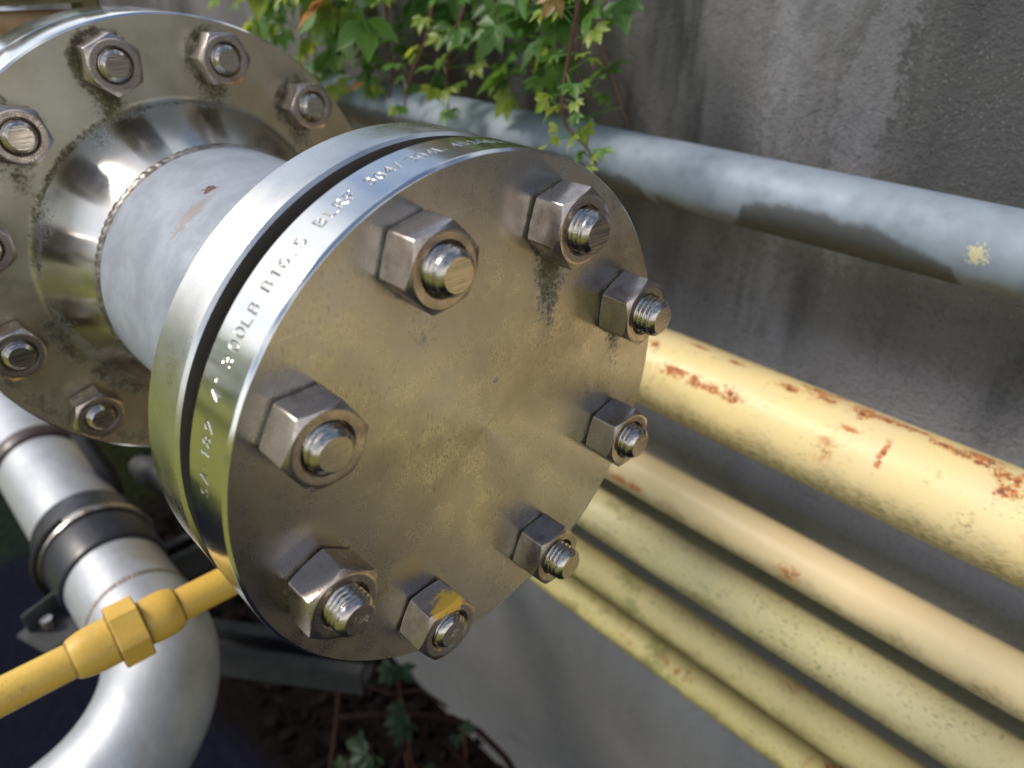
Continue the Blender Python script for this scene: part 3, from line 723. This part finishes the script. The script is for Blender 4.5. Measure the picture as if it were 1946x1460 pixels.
# ------------------------------------------------------------------ yellow union pipe, lower left, running towards the wall
ZU = H0 - .250; XU = None
def at_z(px, py, z): r = ray(px, py); k = (z - CAM.z) / r.z; return CAM + r * k
A_ = at_z(0, 1327, ZU); B_ = at_z(430, 1108, ZU)
ud = (B_ - A_).normalized()
UC = at_z(246, 1200, ZU)
ur = .0131
def up_(px, py): return tuple(at_z(px, py, ZU + .008))
UD0 = tuple(ud); US0 = UC.dot(ud)
m_uy = yellow_paint('golden_yellow_paint', (.80, .52, .09), (.66, .40, .07), .74, .80, 3.3, [(up_(*p), (.002 * q, .002 * q, .002 * q)) for *p, q in ((105, 1250, 1), (120, 1272, .8), (203, 1178, 1.4), (215, 1225, 1.6), (185, 1200, 1), (316, 1150, 1.3), (262, 1215, 1.2), (350, 1120, .7))], dirt=.56, rad=9., seams=(-.0115, .0105, -.0405, .0372))
un = empty('yellow_union_pipe', UC - Vector((0, 0, .03)))
tag(un, 'golden yellow pipe with a hexagonal union nut in front of the grey drain elbow', 'pipe')
def along(s): return UC + ud * s
def rev_along(prof, seg=48, hexa=None, sharp=35):
    P = [along(s) for s, r in prof]; rd = [r for s, r in prof]
    if hexa:
        pr = []
        for k in range(6):
            for d in (-28, -12, 0, 12, 28): a = R(k * 60 + d + hexa); q = R(d); pr.append((math.cos(a) / math.cos(q) , math.sin(a) / math.cos(q)))
        return fix(sweep(P, rd, profile=pr, sharp=30))
    # manual lathe with constant frame
    return fix(sweep(P, rd, seg=seg, sharp=sharp))
link('pipe', rev_along([(-.42, ur), (-.2, ur), (-.03, ur)]), m_uy, un, Vector((0, 0, 0)))
link('pipe', rev_along([(.03, ur), (.10, ur), (.155, ur)]), m_uy, un, Vector((0, 0, 0)))
lb = rev_along([(-.042, ur - .001), (-.0405, ur + .0012), (-.037, ur + .0028), (-.031, ur + .0042), (-.026, ur + .0046), (-.022, ur + .0050), (-.008, ur + .0050), (-.006, ur + .001)])
link('union_socket', lb, m_uy, un, Vector((0, 0, 0)))
rb = rev_along([(.008, ur + .001), (.010, ur + .0044), (.020, ur + .0052), (.027, ur + .0052), (.034, ur + .0038), (.037, ur + .0018), (.0375, ur - .001)])
link('union_socket', rb, m_uy, un, Vector((0, 0, 0)))
hn = rev_along([(-.0115, ur + .003), (-.0110, ur + .0077), (-.0100, ur + .0085), (.0090, ur + .0085), (.0100, ur + .0077), (.0105, ur + .003)], hexa=12)
link('union_nut', hn, m_uy, un, Vector((0, 0, 0)))
link('elbow', sweep([along(.15), along(.165), along(.173) + Vector((0, 0, .006)), along(.177) + Vector((0, 0, .02)), along(.177) + Vector((0, 0, .16))], ur + .004, seg=32), m_uy, un, Vector((0, 0, 0)))

# ------------------------------------------------------------------ grey drain pipe with rubber coupling and elbow
def drain_mat():
    M = Mat('dull_stainless_steel'); a = M.noise(16, 5, .65, v=M.map((.5, 1, 1))); b = M.noise(300, 4, .65)
    c = M.mix(M.ramp(a, .35, .65), (.50, .52, .555), (.36, .375, .41)); c = M.mix(M.ramp(b, .55, .75, 0, .4), c, (.25, .25, .25))
    c = M.mix(M.ramp(M.noise(9, 4, .6, v=M.map(loc=(4, 1, 0))), .58, .7, 0, .5), c, (.36, .29, .21))
    M.set(base=c, metal=.6, rough=M.ramp(a, .3, .7, .42, .54), normal=M.bump(b, .10, .0006)); return M.m
m_grey = drain_mat()
m_rub = simple('black_rubber', (.020, .022, .032), .38, 0., .3, 80, .05)
m_band = simple('clamp_steel', (.55, .50, .45), .25, 1., .3, 120, .05)
DZ = H0 - .457; DY = -.095; DR = .057
def dx(px, py): return at_z(px, py, DZ + .0).x
dr = empty('drain_pipe', (-.62, DY, DZ - DR)); tag(dr, 'thick silver grey drain pipe with black rubber couplings and a wide elbow', 'pipe')
ZERO = Vector((0, 0, 0))
XE = -.460                               # start of the elbow
XC = -.625; XC0 = -.565
link('pipe', sweep([(-3.2, DY, DZ), (-1.0, DY, DZ), (-.885, DY, DZ)], DR, 96), m_grey, dr, ZERO)
link('pipe', sweep([(-.86, DY, DZ), (-.8, DY, DZ), (XC, DY, DZ)], DR, 96), m_grey, dr, ZERO)
cp = lathe([(-.888, DR - .01), (-.888, DR + .004), (-.884, DR + .007), (-.868, DR + .007), (-.862, DR + .004), (-.862, DR - .01)], seg=96)
link('coupling', cp, simple('dark_band', (.05, .03, .03), .4), dr, Vector((0, DY, DZ)))
cp = lathe([(-.684, DR - .01), (-.684, DR + .004), (-.680, DR + .006), (-.640, DR + .006), (-.638, DR + .0045), (-.627, DR + .0045), (-.625, DR + .006), (-.577, DR + .006), (-.571, DR + .004), (-.568, DR - .01)], seg=128)
cpo = link('coupling', cp, m_rub, dr, Vector((0, DY, DZ)))
cl = lathe([(-.6385, DR + .004), (-.6385, DR + .0095), (-.633, DR + .0110), (-.6275, DR + .0095), (-.6275, DR + .004)], seg=128)
link('clamp', cl, m_band, cpo, Vector((0, DY, DZ)))
# elbow
def elbow_pts(P0, d0, d1, rad, n=28, tail=.5):
    d0 = Vector(d0).normalized(); d1 = Vector(d1).normalized(); ang = math.acos(max(-1, min(1, d0.dot(d1))))
    nrm = (d1 - d0 * d0.dot(d1)).normalized(); C = Vector(P0) + nrm * rad; pts = []
    for i in range(n + 1):
        a = ang * i / n; pts.append(C - nrm * rad * math.cos(a) + d0 * rad * math.sin(a))
    pts.append(pts[-1] + d1 * tail); return pts
ep = [Vector((XC0 - .003, DY, DZ)), Vector((XE - .03, DY, DZ))] + elbow_pts((XE, DY, DZ), (1, 0, 0), (0, -.97, -.24), .125)
link('elbow', sweep(ep, DR, 96, sharp=80), m_grey, dr, ZERO)
wj = lathe([(-.4995 + .0008 * k, DR - .0004) for k in range(12)], seg=480, sharp=None, disp=lambda xx, tt: .0016 * np.clip(1 - ((xx + .495) / .0038) ** 2, 0, 1) * (1 + .25 * np.sin(tt * 70)))
link('weld_seam', wj, simple('drain_weld', (.30, .26, .21), .5, .6, .4, 120, .2), dr, Vector((0, DY, DZ)))

# strut channels and bracket carrying the drain pipe
m_str = simple('galvanised_strut', (.042, .042, .044), .65, .1, .3, 40, .1)
def beam(A, B, w, h, up=Vector((0, 0, 1)), lips=True):
    A = Vector(A); B = Vector(B); d = (B - A).normalized(); s = d.cross(up).normalized(); u = s.cross(d)
    outl = [(-w / 2, -h / 2), (w / 2, -h / 2), (w / 2, h / 2), (w * .22, h / 2), (w * .22, h / 2 - .006), (w / 2 - .003, h / 2 - .006), (w / 2 - .003, -h / 2 + .003), (-w / 2 + .003, -h / 2 + .003), (-w / 2 + .003, h / 2 - .006), (-w * .22, h / 2 - .006), (-w * .22, h / 2), (-w / 2, h / 2)]
    V = [P + s * a + u * b for P in (A, B) for a, b in outl]; n = len(outl)
    F = [(i, (i + 1) % n, n + (i + 1) % n, n + i) for i in range(n)]
    return fix(mesh_from(V, F, smooth=False))
zs = DZ - DR - .022
P1 = at_z(300, 1085, zs); 
o = link('strut_channel', beam(Vector((P1.x, DY - .01, zs)), Vector((P1.x, WALLY, zs)), .042, .042), m_str); tag(o, 'grey slotted strut channel crossing under the drain pipe to the wall', 'strut')
zs2 = .72
P2 = at_z(380, 1225, zs2); P3 = at_z(700, 1268, zs2)
o = link('strut_channel', beam(P2, P3, .06, .045), m_str); tag(o, 'low dark strut channel below the bottom of the end plate', 'strut')
# clamp bracket at the left of the coupling
Q = at_z(105, 1195, DZ - .02)
br = empty('pipe_bracket', Q - Vector((0, 0, .02))); tag(br, 'small steel pipe bracket with a bolt beside the black coupling', 'bracket')
rotb = Matrix.Rotation(R(20), 4, 'Z')
link('plate', join([box(0, 0, 0, .06, .055, .006, .002, rotb), box(-.02, .0, .014, .006, .05, .03, .0015, rotb)]), m_str, br, Q)
link('bolt', fix(sweep([(0, 0, 0), (0, 0, .014)], .007, 6)), m_band, br, Q + Vector((-.002, -.004, .004)))
link('strap', sweep([(XC - .012, DY + (DR + .013) * math.cos(a), DZ + (DR + .013) * math.sin(a)) for a in [R(110 + 10 * k) for k in range(15)]], .004, 8), simple('dark_strap', (.03, .025, .025), .5, .4), br, ZERO)

# ------------------------------------------------------------------ bits behind the rear flange
m_rusty = simple('rusty_brown_pipe', (.28, .15, .06), .55, .2, .0, 40, .3, col2=(.40, .27, .15))
m_olive = simple('olive_casting', (.16, .145, .06), .55, .3, .3, 50, .3)
XB = -.47
a1 = at_axis(-60, 48, 0, XB); a2 = at_axis(232, 38, 0, XB)
vb = empty('valve_linkage', (XB, a1.y, a1.z - .03)); tag(vb, 'rusty brown bar and olive casting above the back of the rear flange', 'valve part')
link('bar', sweep([a1 - (a2 - a1) * 2, a1, a2 - (a2 - a1) * .04, a2], [.0085, .0085, .0085, .005], 24), m_rusty, vb, ZERO)
b1 = at_axis(45, -22, 0, XB - .005)
link('casting', box(b1.x, b1.y, b1.z, .04, .085, .020, .004), m_olive, vb, ZERO)
b2 = at_axis(158, -8, 0, XB - .005)
link('bolt', fix(sweep([b2 - Vector((0, 0, .015)), b2 + Vector((0, 0, .03))], .0105, 6)), m_olive, vb, ZERO)
b3 = at_axis(-6, 90, 0, XB + .0)
link('plate', box(b3.x, b3.y, b3.z, .012, .04, .03, .002), simple('tan_plate', (.40, .35, .27), .5, .5), vb, ZERO)
# pipe stub glinting in the dark between the flanges
s1 = at_z(262, 885, .93); s2 = at_z(420, 960, .93)
sb = link('pipe_stub', sweep([s1, s1 + (s2 - s1) * .1, s1 + (s2 - s1) * .12, s2], [.016, .018, .023, .023], 32), m_str); tag(sb, 'short bright pipe end in the dark gap below the rear flange', 'pipe')
hb = link('hanger_rod', sweep([at_z(150, 820, 1.02), at_z(205, 900, .98), at_z(240, 1000, .9)], .012, 12), simple('black_steel', (.02, .02, .022), .5, .5)); tag(hb, 'black hanger strap beside the drain pipe below the rear flange', 'hanger')

# ------------------------------------------------------------------ ivy
def leaf_mat(name, c1, c2, tr):
    M = Mat(name)
    c = M.mix(M.noise(24, 3, .6), c1, c2)
    vein = M.ramp(M.attr('vein'), .12, .0, 0, .5); c = M.mix(vein, c, tuple(min(1, x * 1.8 + .03) for x in c2))
    M.set(base=c, rough=.40, spec=.5, normal=M.bump(M.noise(160, 3), .3, .001))
    tl = M.n('ShaderNodeBsdfTranslucent'); M.L((*tr, 1), tl.inputs['Color']); ms = M.n('ShaderNodeMixShader'); ms.inputs[0].default_value = .48
    M.t.links.new(M.b.outputs[0], ms.inputs[1]); M.t.links.new(tl.outputs[0], ms.inputs[2]); M.t.links.new(ms.outputs[0], M.out.inputs['Surface'])
    return M.m
m_leaf = leaf_mat('creeper_leaf', (.055, .15, .035), (.12, .25, .05), (.26, .42, .06))
m_leafy = leaf_mat('young_creeper_leaf', (.19, .28, .035), (.28, .36, .05), (.48, .54, .06))
m_leafr = leaf_mat('turning_creeper_leaf', (.30, .14, .05), (.22, .22, .05), (.55, .22, .08))
m_stem = simple('reddish_stem', (.16, .065, .045), .5, 0, .3, 200, .1)
def leaflet(bm, P, d, nrm, L, W, mat_index, rnd):
    """ovate pointed leaflet with serrated edge and a folded midrib"""
    d = d.normalized(); s = d.cross(nrm).normalized(); nrm = s.cross(d)
    vl = bm.verts.layers.float.get('vein') or bm.verts.layers.float.new('vein')
    ts = [0, .1, .22, .36, .5, .64, .78, .9, 1.0]; ws = [.02, .32, .72, .98, 1.0, .84, .55, .25, 0.]
    mid = []; lf = []; rt = []; droop = rnd.uniform(.1, .5)
    for i, (t, w) in enumerate(zip(ts, ws)):
        c = P + d * (t * L) - nrm * (droop * t * t * L * .5)
        z = (1 + (.10 if i % 2 else -.04)) * w * W / 2
        mid.append(bm.verts.new(c)); up = nrm * (z * .35)
        lf.append(bm.verts.new(c + s * z + up)); rt.append(bm.verts.new(c - s * z + up)); lf[-1][vl] = 1.; rt[-1][vl] = 1.; mid[-1][vl] = 0.
    for i in range(len(ts) - 1):
        for e in (lf, rt):
            q = [mid[i], e[i], e[i + 1], mid[i + 1]] if e is lf else [mid[i], mid[i + 1], e[i + 1], e[i]]
            f = bm.faces.new(q); f.material_index = mat_index; f.smooth = True
def compound(bm, P, d, nrm, size, mi, rnd, n=5):
    d = d.normalized(); nrm = nrm.normalized()
    for k in range(n):
        a = (k - (n - 1) / 2) * R(42 if n == 5 else 50); sc = 1 - .16 * abs(k - (n - 1) / 2)
        dd = Matrix.Rotation(a, 3, nrm) @ d
        leaflet(bm, P, dd, (nrm + Vector((rnd.uniform(-.3, .3), rnd.uniform(-.3, .3), rnd.uniform(-.3, .3)))).normalized(), size * sc, size * sc * rnd.uniform(.42, .52), mi, rnd)
def vine(pts, label, size, nleaf, mats, group='creeper strands hanging over the wall', seed=1, spread=.03, r=.0016, mixp=(1, 0, 0), grow=1.0, taper=.6):
    rnd = random.Random(seed); P = [Vector(p) for p in pts]
    # smooth resample
    fine = []
    for i in range(len(P) - 1):
        p0 = P[max(i - 1, 0)]; p1 = P[i]; p2 = P[i + 1]; p3 = P[min(i + 2, len(P) - 1)]
        for k in range(8):
            t = k / 8; fine.append(.5 * ((2 * p1) + (p2 - p0) * t + (2 * p0 - 5 * p1 + 4 * p2 - p3) * t * t + (3 * p1 - p0 - 3 * p2 + p3) * t ** 3))
    fine.append(P[-1]); n = len(fine)
    base = empty('creeper_vine', fine[0]); tag(base, label, 'vine', group)
    link('stem', sweep(fine, [r * (1 - .6 * i / n) for i in range(n)], 8), m_stem, base, ZERO)
    bm = bmesh.new(); stalks = []
    for k in range(nleaf):
        u = (k + rnd.random()) / nleaf * grow; i = min(int(u * (n - 1)), n - 2); A = fine[i]
        side = Vector((rnd.uniform(-1, 1), rnd.uniform(-.9, .3), rnd.uniform(-.3, .7))).normalized()
        B = A + side * spread * rnd.uniform(.6, 1.5)
        tocam = (CAM - B).normalized()
        nrm = (Vector((0, -.5, .75)) + Vector((rnd.uniform(-.6, .6), rnd.uniform(-.6, .6), rnd.uniform(-.4, .4)))).normalized()
        d = (side * .7 + Vector((0, 0, -1.0)) + Vector((rnd.uniform(-.3, .3), rnd.uniform(-.4, .1), 0))).normalized()
        d = (d - nrm * d.dot(nrm)).normalized()
        u_ = rnd.random(); mi = 0 if u_ < mixp[0] else (1 if u_ < mixp[0] + mixp[1] else 2)
        sz = size * 1.15 * rnd.uniform(.6, 1.15) * (1 - taper * u * .7)
        compound(bm, B, d, nrm, sz, mi, rnd, rnd.choice((3, 5, 5)))
        stalks.append((A, B))
    for A, B in stalks:
        mid = (A + B) / 2 + Vector((0, 0, .004)); s = bmesh.ops.create_cone(bm, segments=5, radius1=.0006, radius2=.0005, depth=(B - A).length, cap_ends=False)
        M_ = Matrix.Translation((A + B) / 2) @ (B - A).to_track_quat('Z', 'Y').to_matrix().to_4x4()
        bmesh.ops.transform(bm, matrix=M_, verts=s['verts'])
    me = bpy.data.meshes.new('m'); bm.to_mesh(me); bm.free()
    link('foliage', me, mats, base, ZERO)
    return base
ML = [m_leaf, m_leafy, m_leafr]
YV = .32
def vp(*pix, y=YV): return [at_axis(px, py, 1, y + (0 if i else .02)) for i, (px, py) in enumerate(pix)]
VN = [
 (vp((1090, -170), (1100, -20), (1085, 90), (1070, 180), (1075, 235), (1110, 275), (1135, 315), y=.28), 'strand of young bright leaves whose tip dangles across the galvanised pipe', .019, 22, (.25, .72, .03), .018),
 (vp((1120, -160), (1128, -20), (1105, 60), (1100, 140), (1120, 190), y=.36), 'broad dark green strand at the right edge of the creeper', .036, 10, (1, 0, 0), .03),
 (vp((1080, -160), (1050, -40), (1030, 60), (1010, 140), (1030, 190), y=.37), 'dense green strand left of the right edge of the creeper', .045, 12, (.95, .05, 0), .035),
 (vp((960, -170), (940, -20), (960, 70), (950, 150), y=.38), 'dim green strand in the middle of the creeper', .042, 10, (.95, .05, 0), .03),
 (vp((900, -160), (885, 0), (862, 70), (850, 130), (850, 180), (856, 228), y=.34), 'red stemmed strand with small leaves over the end plate', .030, 13, (.75, .25, 0), .022),
 (vp((838, -160), (822, 10), (808, 80), (782, 140), (770, 190), (770, 218), y=.34), 'bare red stemmed strand touching the galvanised pipe', .022, 6, (.4, .6, 0), .02),
 (vp((770, -200), (740, -60), (735, 60), (745, 150), (735, 205), y=.36), 'strand with a yellow green tip just above the end plate', .034, 10, (.5, .45, .05), .03),
 (vp((690, -220), (680, -100), (672, -10), (690, 60), y=.22), 'strand of large hanging leaves with one turning red', .070, 7, (.45, .35, .2), .03),
 (vp((620, -220), (610, -100), (600, 20), (600, 110), (610, 190), y=.34), 'thick leafy strand beside the top right nut of the rear flange', .055, 16, (.7, .28, .02), .045),
 (vp((560, -220), (545, -100), (530, 0), (540, 70), y=.30), 'yellow green strand above the rear flange rim', .060, 12, (.4, .58, .02), .045),
 (vp((480, -220), (475, -100), (470, -20), (480, 25), y=.34), 'leftmost yellow green strand of the creeper', .050, 9, (.4, .6, 0), .04),
 (vp((680, -220), (690, -80), (700, 40), (690, 120), (700, 175), y=.42), 'shaded dark strand behind the large hanging leaves', .060, 16, (1, 0, 0), .05),
 (vp((800, -220), (800, -80), (790, 30), (800, 110), y=.43), 'shaded dark strand between the two red stems', .055, 14, (1, 0, 0), .05),
 (vp((880, -220), (900, -80), (910, 20), (900, 100), y=.43), 'shaded dark strand right of the red stems', .055, 13, (1, 0, 0), .05),
 (vp((1000, -220), (1010, -100), (1090, 0), (1150, 110), (1195, 245), y=.44), 'thin bare brown strand reaching down at the far right', .030, 5, (.8, .0, .2), .03),
]
for i, (p, lab, sz, nl, mp_, sp) in enumerate(VN):
    vine(p, lab, sz, int(nl * 1.5), ML, seed=20 + i, spread=sp, mixp=mp_, r=.0022)

# twigs and seedlings on the ground by the wall foot
m_twig = simple('dry_twig', (.022, .011, .009), .7, 0, .3, 150, .2, spec=.1)
def gp(px, py, z): return at_z(px, py, z)
TW_ = [([(655, 1265), (645, 1320), (640, 1380), (628, 1470)], .007, 'upright brown twig below the end plate', .45),
       ([(640, 1365), (700, 1360), (790, 1358), (860, 1365), (910, 1390), (960, 1440), (985, 1480)], .007, 'long brown twig arching along the foot of the wall', .45),
       ([(840, 1480), (862, 1440), (880, 1425), (850, 1405)], .006, 'short forked twig near the bottom edge', .40),
       ([(845, 1405), (875, 1440), (905, 1480)], .007, 'thick twig running out at the bottom edge', .42),
       ([(770, 1380), (765, 1430), (740, 1480)], .005, 'thin twig hanging from the arching one', .42),
       ([(690, 1300), (740, 1320), (800, 1310), (850, 1345)], .004, 'fine twig close to the wall foot', .30)]
for pl, r_, lab, z in TW_:
    pts = [gp(x, y, z) for x, y in pl]
    tag(link('dry_twig', sweep(pts, r_ * .8, 8), m_twig), lab, 'twig', 'dry twigs at the foot of the wall')
for i, (px, py, sz, lab) in enumerate([(752, 1272, .045, 'small green seedling right under the end plate edge'), (757, 1355, .05, 'green seedling on the arching twig'), (703, 1415, .05, 'green seedling near the bottom edge'), (880, 1385, .025, 'tiny green seedling close to the wall'), (655, 1452, .03, 'yellowish seedling at the bottom edge'), (820, 1462, .03, 'half hidden seedling at the bottom edge')]):
    P = gp(px, py, .50); b = empty('seedling', (P.x, P.y, .0)); tag(b, lab, 'seedling', 'seedlings at the foot of the wall')
    rnd = random.Random(i + 5); bm = bmesh.new()
    for q in range(3): compound(bm, P + Vector((rnd.uniform(-.015, .015), rnd.uniform(-.015, .015), rnd.uniform(-.02, .01))), Vector((rnd.uniform(-1, 1), rnd.uniform(-1, .3), -.3)), Vector((.2, -.4, .9)), sz * .8, 0, rnd, 5 if q else 3)
    me = bpy.data.meshes.new('m'); bm.to_mesh(me); bm.free(); link('leaves', me, leaf_mat('seedling_leaf', (.010, .038, .010), (.016, .050, .012), (.03, .07, .012)), b, ZERO)
    link('stem', sweep([(P.x + .02, P.y + .03, 0), (P.x + .01, P.y, .25), P], .0015, 6), m_stem, b, ZERO)
# leaf litter / soil crumbs along the wall foot
bm = bmesh.new(); rnd = random.Random(3)
for k in range(900):
    x = rnd.uniform(-1.9, .2); y = rnd.uniform(.12, WALLY - .01); s = rnd.uniform(.008, .03)
    a = rnd.uniform(0, 6.28); P = Vector((x, y, rnd.uniform(.002, .03))); d = Vector((math.cos(a), math.sin(a), rnd.uniform(-.2, .4)))
    leaflet(bm, P, d, Vector((rnd.uniform(-.5, .5), rnd.uniform(-.5, .5), 1)), s * 1.6, s, 0, rnd)
me = bpy.data.meshes.new('m'); bm.to_mesh(me); bm.free()
tag(link('leaf_litter', me, simple('dead_leaf', (.006, .003, .003), .8, 0, .5, 30, spec=.08)), 'dark brown dead leaves strewn on the soil by the wall', 'leaf litter', kind='stuff')

# ------------------------------------------------------------------ trees across the lawn (seen mirrored in the steel)
m_bark = simple('bark', (.10, .07, .05), .8, 0, .4, 8, .3)
m_crown = leaf_mat('tree_leaf', (.05, .11, .02), (.11, .17, .03), (.20, .28, .05))
def tree(x, y, h, w, seed, label):
    rnd = random.Random(seed); b = empty('tree', (x, y, 0)); tag(b, label, 'tree', 'trees across the lawn')
    tr = [Vector((x, y, 0)), Vector((x + .1, y, h * .25)), Vector((x, y + .1, h * .55)), Vector((x, y, h * .85))]
    link('trunk', sweep(tr, [.18, .14, .09, .03], 10), m_bark, b, ZERO)
    bm = bmesh.new(); cl = []
    for k in range(26):
        a = rnd.uniform(0, 6.28); rr = w * math.sqrt(rnd.random()) * .8; cl.append(Vector((x + rr * math.cos(a), y + rr * math.sin(a), h * rnd.uniform(.25, .95))))
    for k in range(2600):
        c = rnd.choice(cl); P = c + Vector((rnd.gauss(0, .33), rnd.gauss(0, .33), rnd.gauss(0, .28))); s = rnd.uniform(.08, .2)
        n = Vector((rnd.uniform(-1, 1), rnd.uniform(-1, 1), rnd.uniform(.1, 1))).normalized(); u = n.orthogonal().normalized(); v = n.cross(u)
        bm.faces.new([bm.verts.new(P + u * s * i + v * s * .6 * j) for i, j in ((-1, 0), (0, -1), (1, 0), (0, 1))])
    me = bpy.data.meshes.new('m'); bm.to_mesh(me); bm.free(); link('crown', me, m_crown, b, ZERO)
for i, (x, y, h, w) in enumerate([(-12, -5.5, 3.6, 1.8), (-10, -8.5, 4.2, 2.0), (-7, -11, 3.8, 2.0), (-14, -2.2, 3.2, 1.7), (-3, -12, 4.4, 2.1), (1.5, -11.5, 3.8, 2.0)]):
    tree(x, y, h, w, 50 + i, ['tall narrow', 'broad leafy', 'round crowned', 'low bushy', 'big spreading', 'plain green'][i] + ' tree standing far across the lawn')
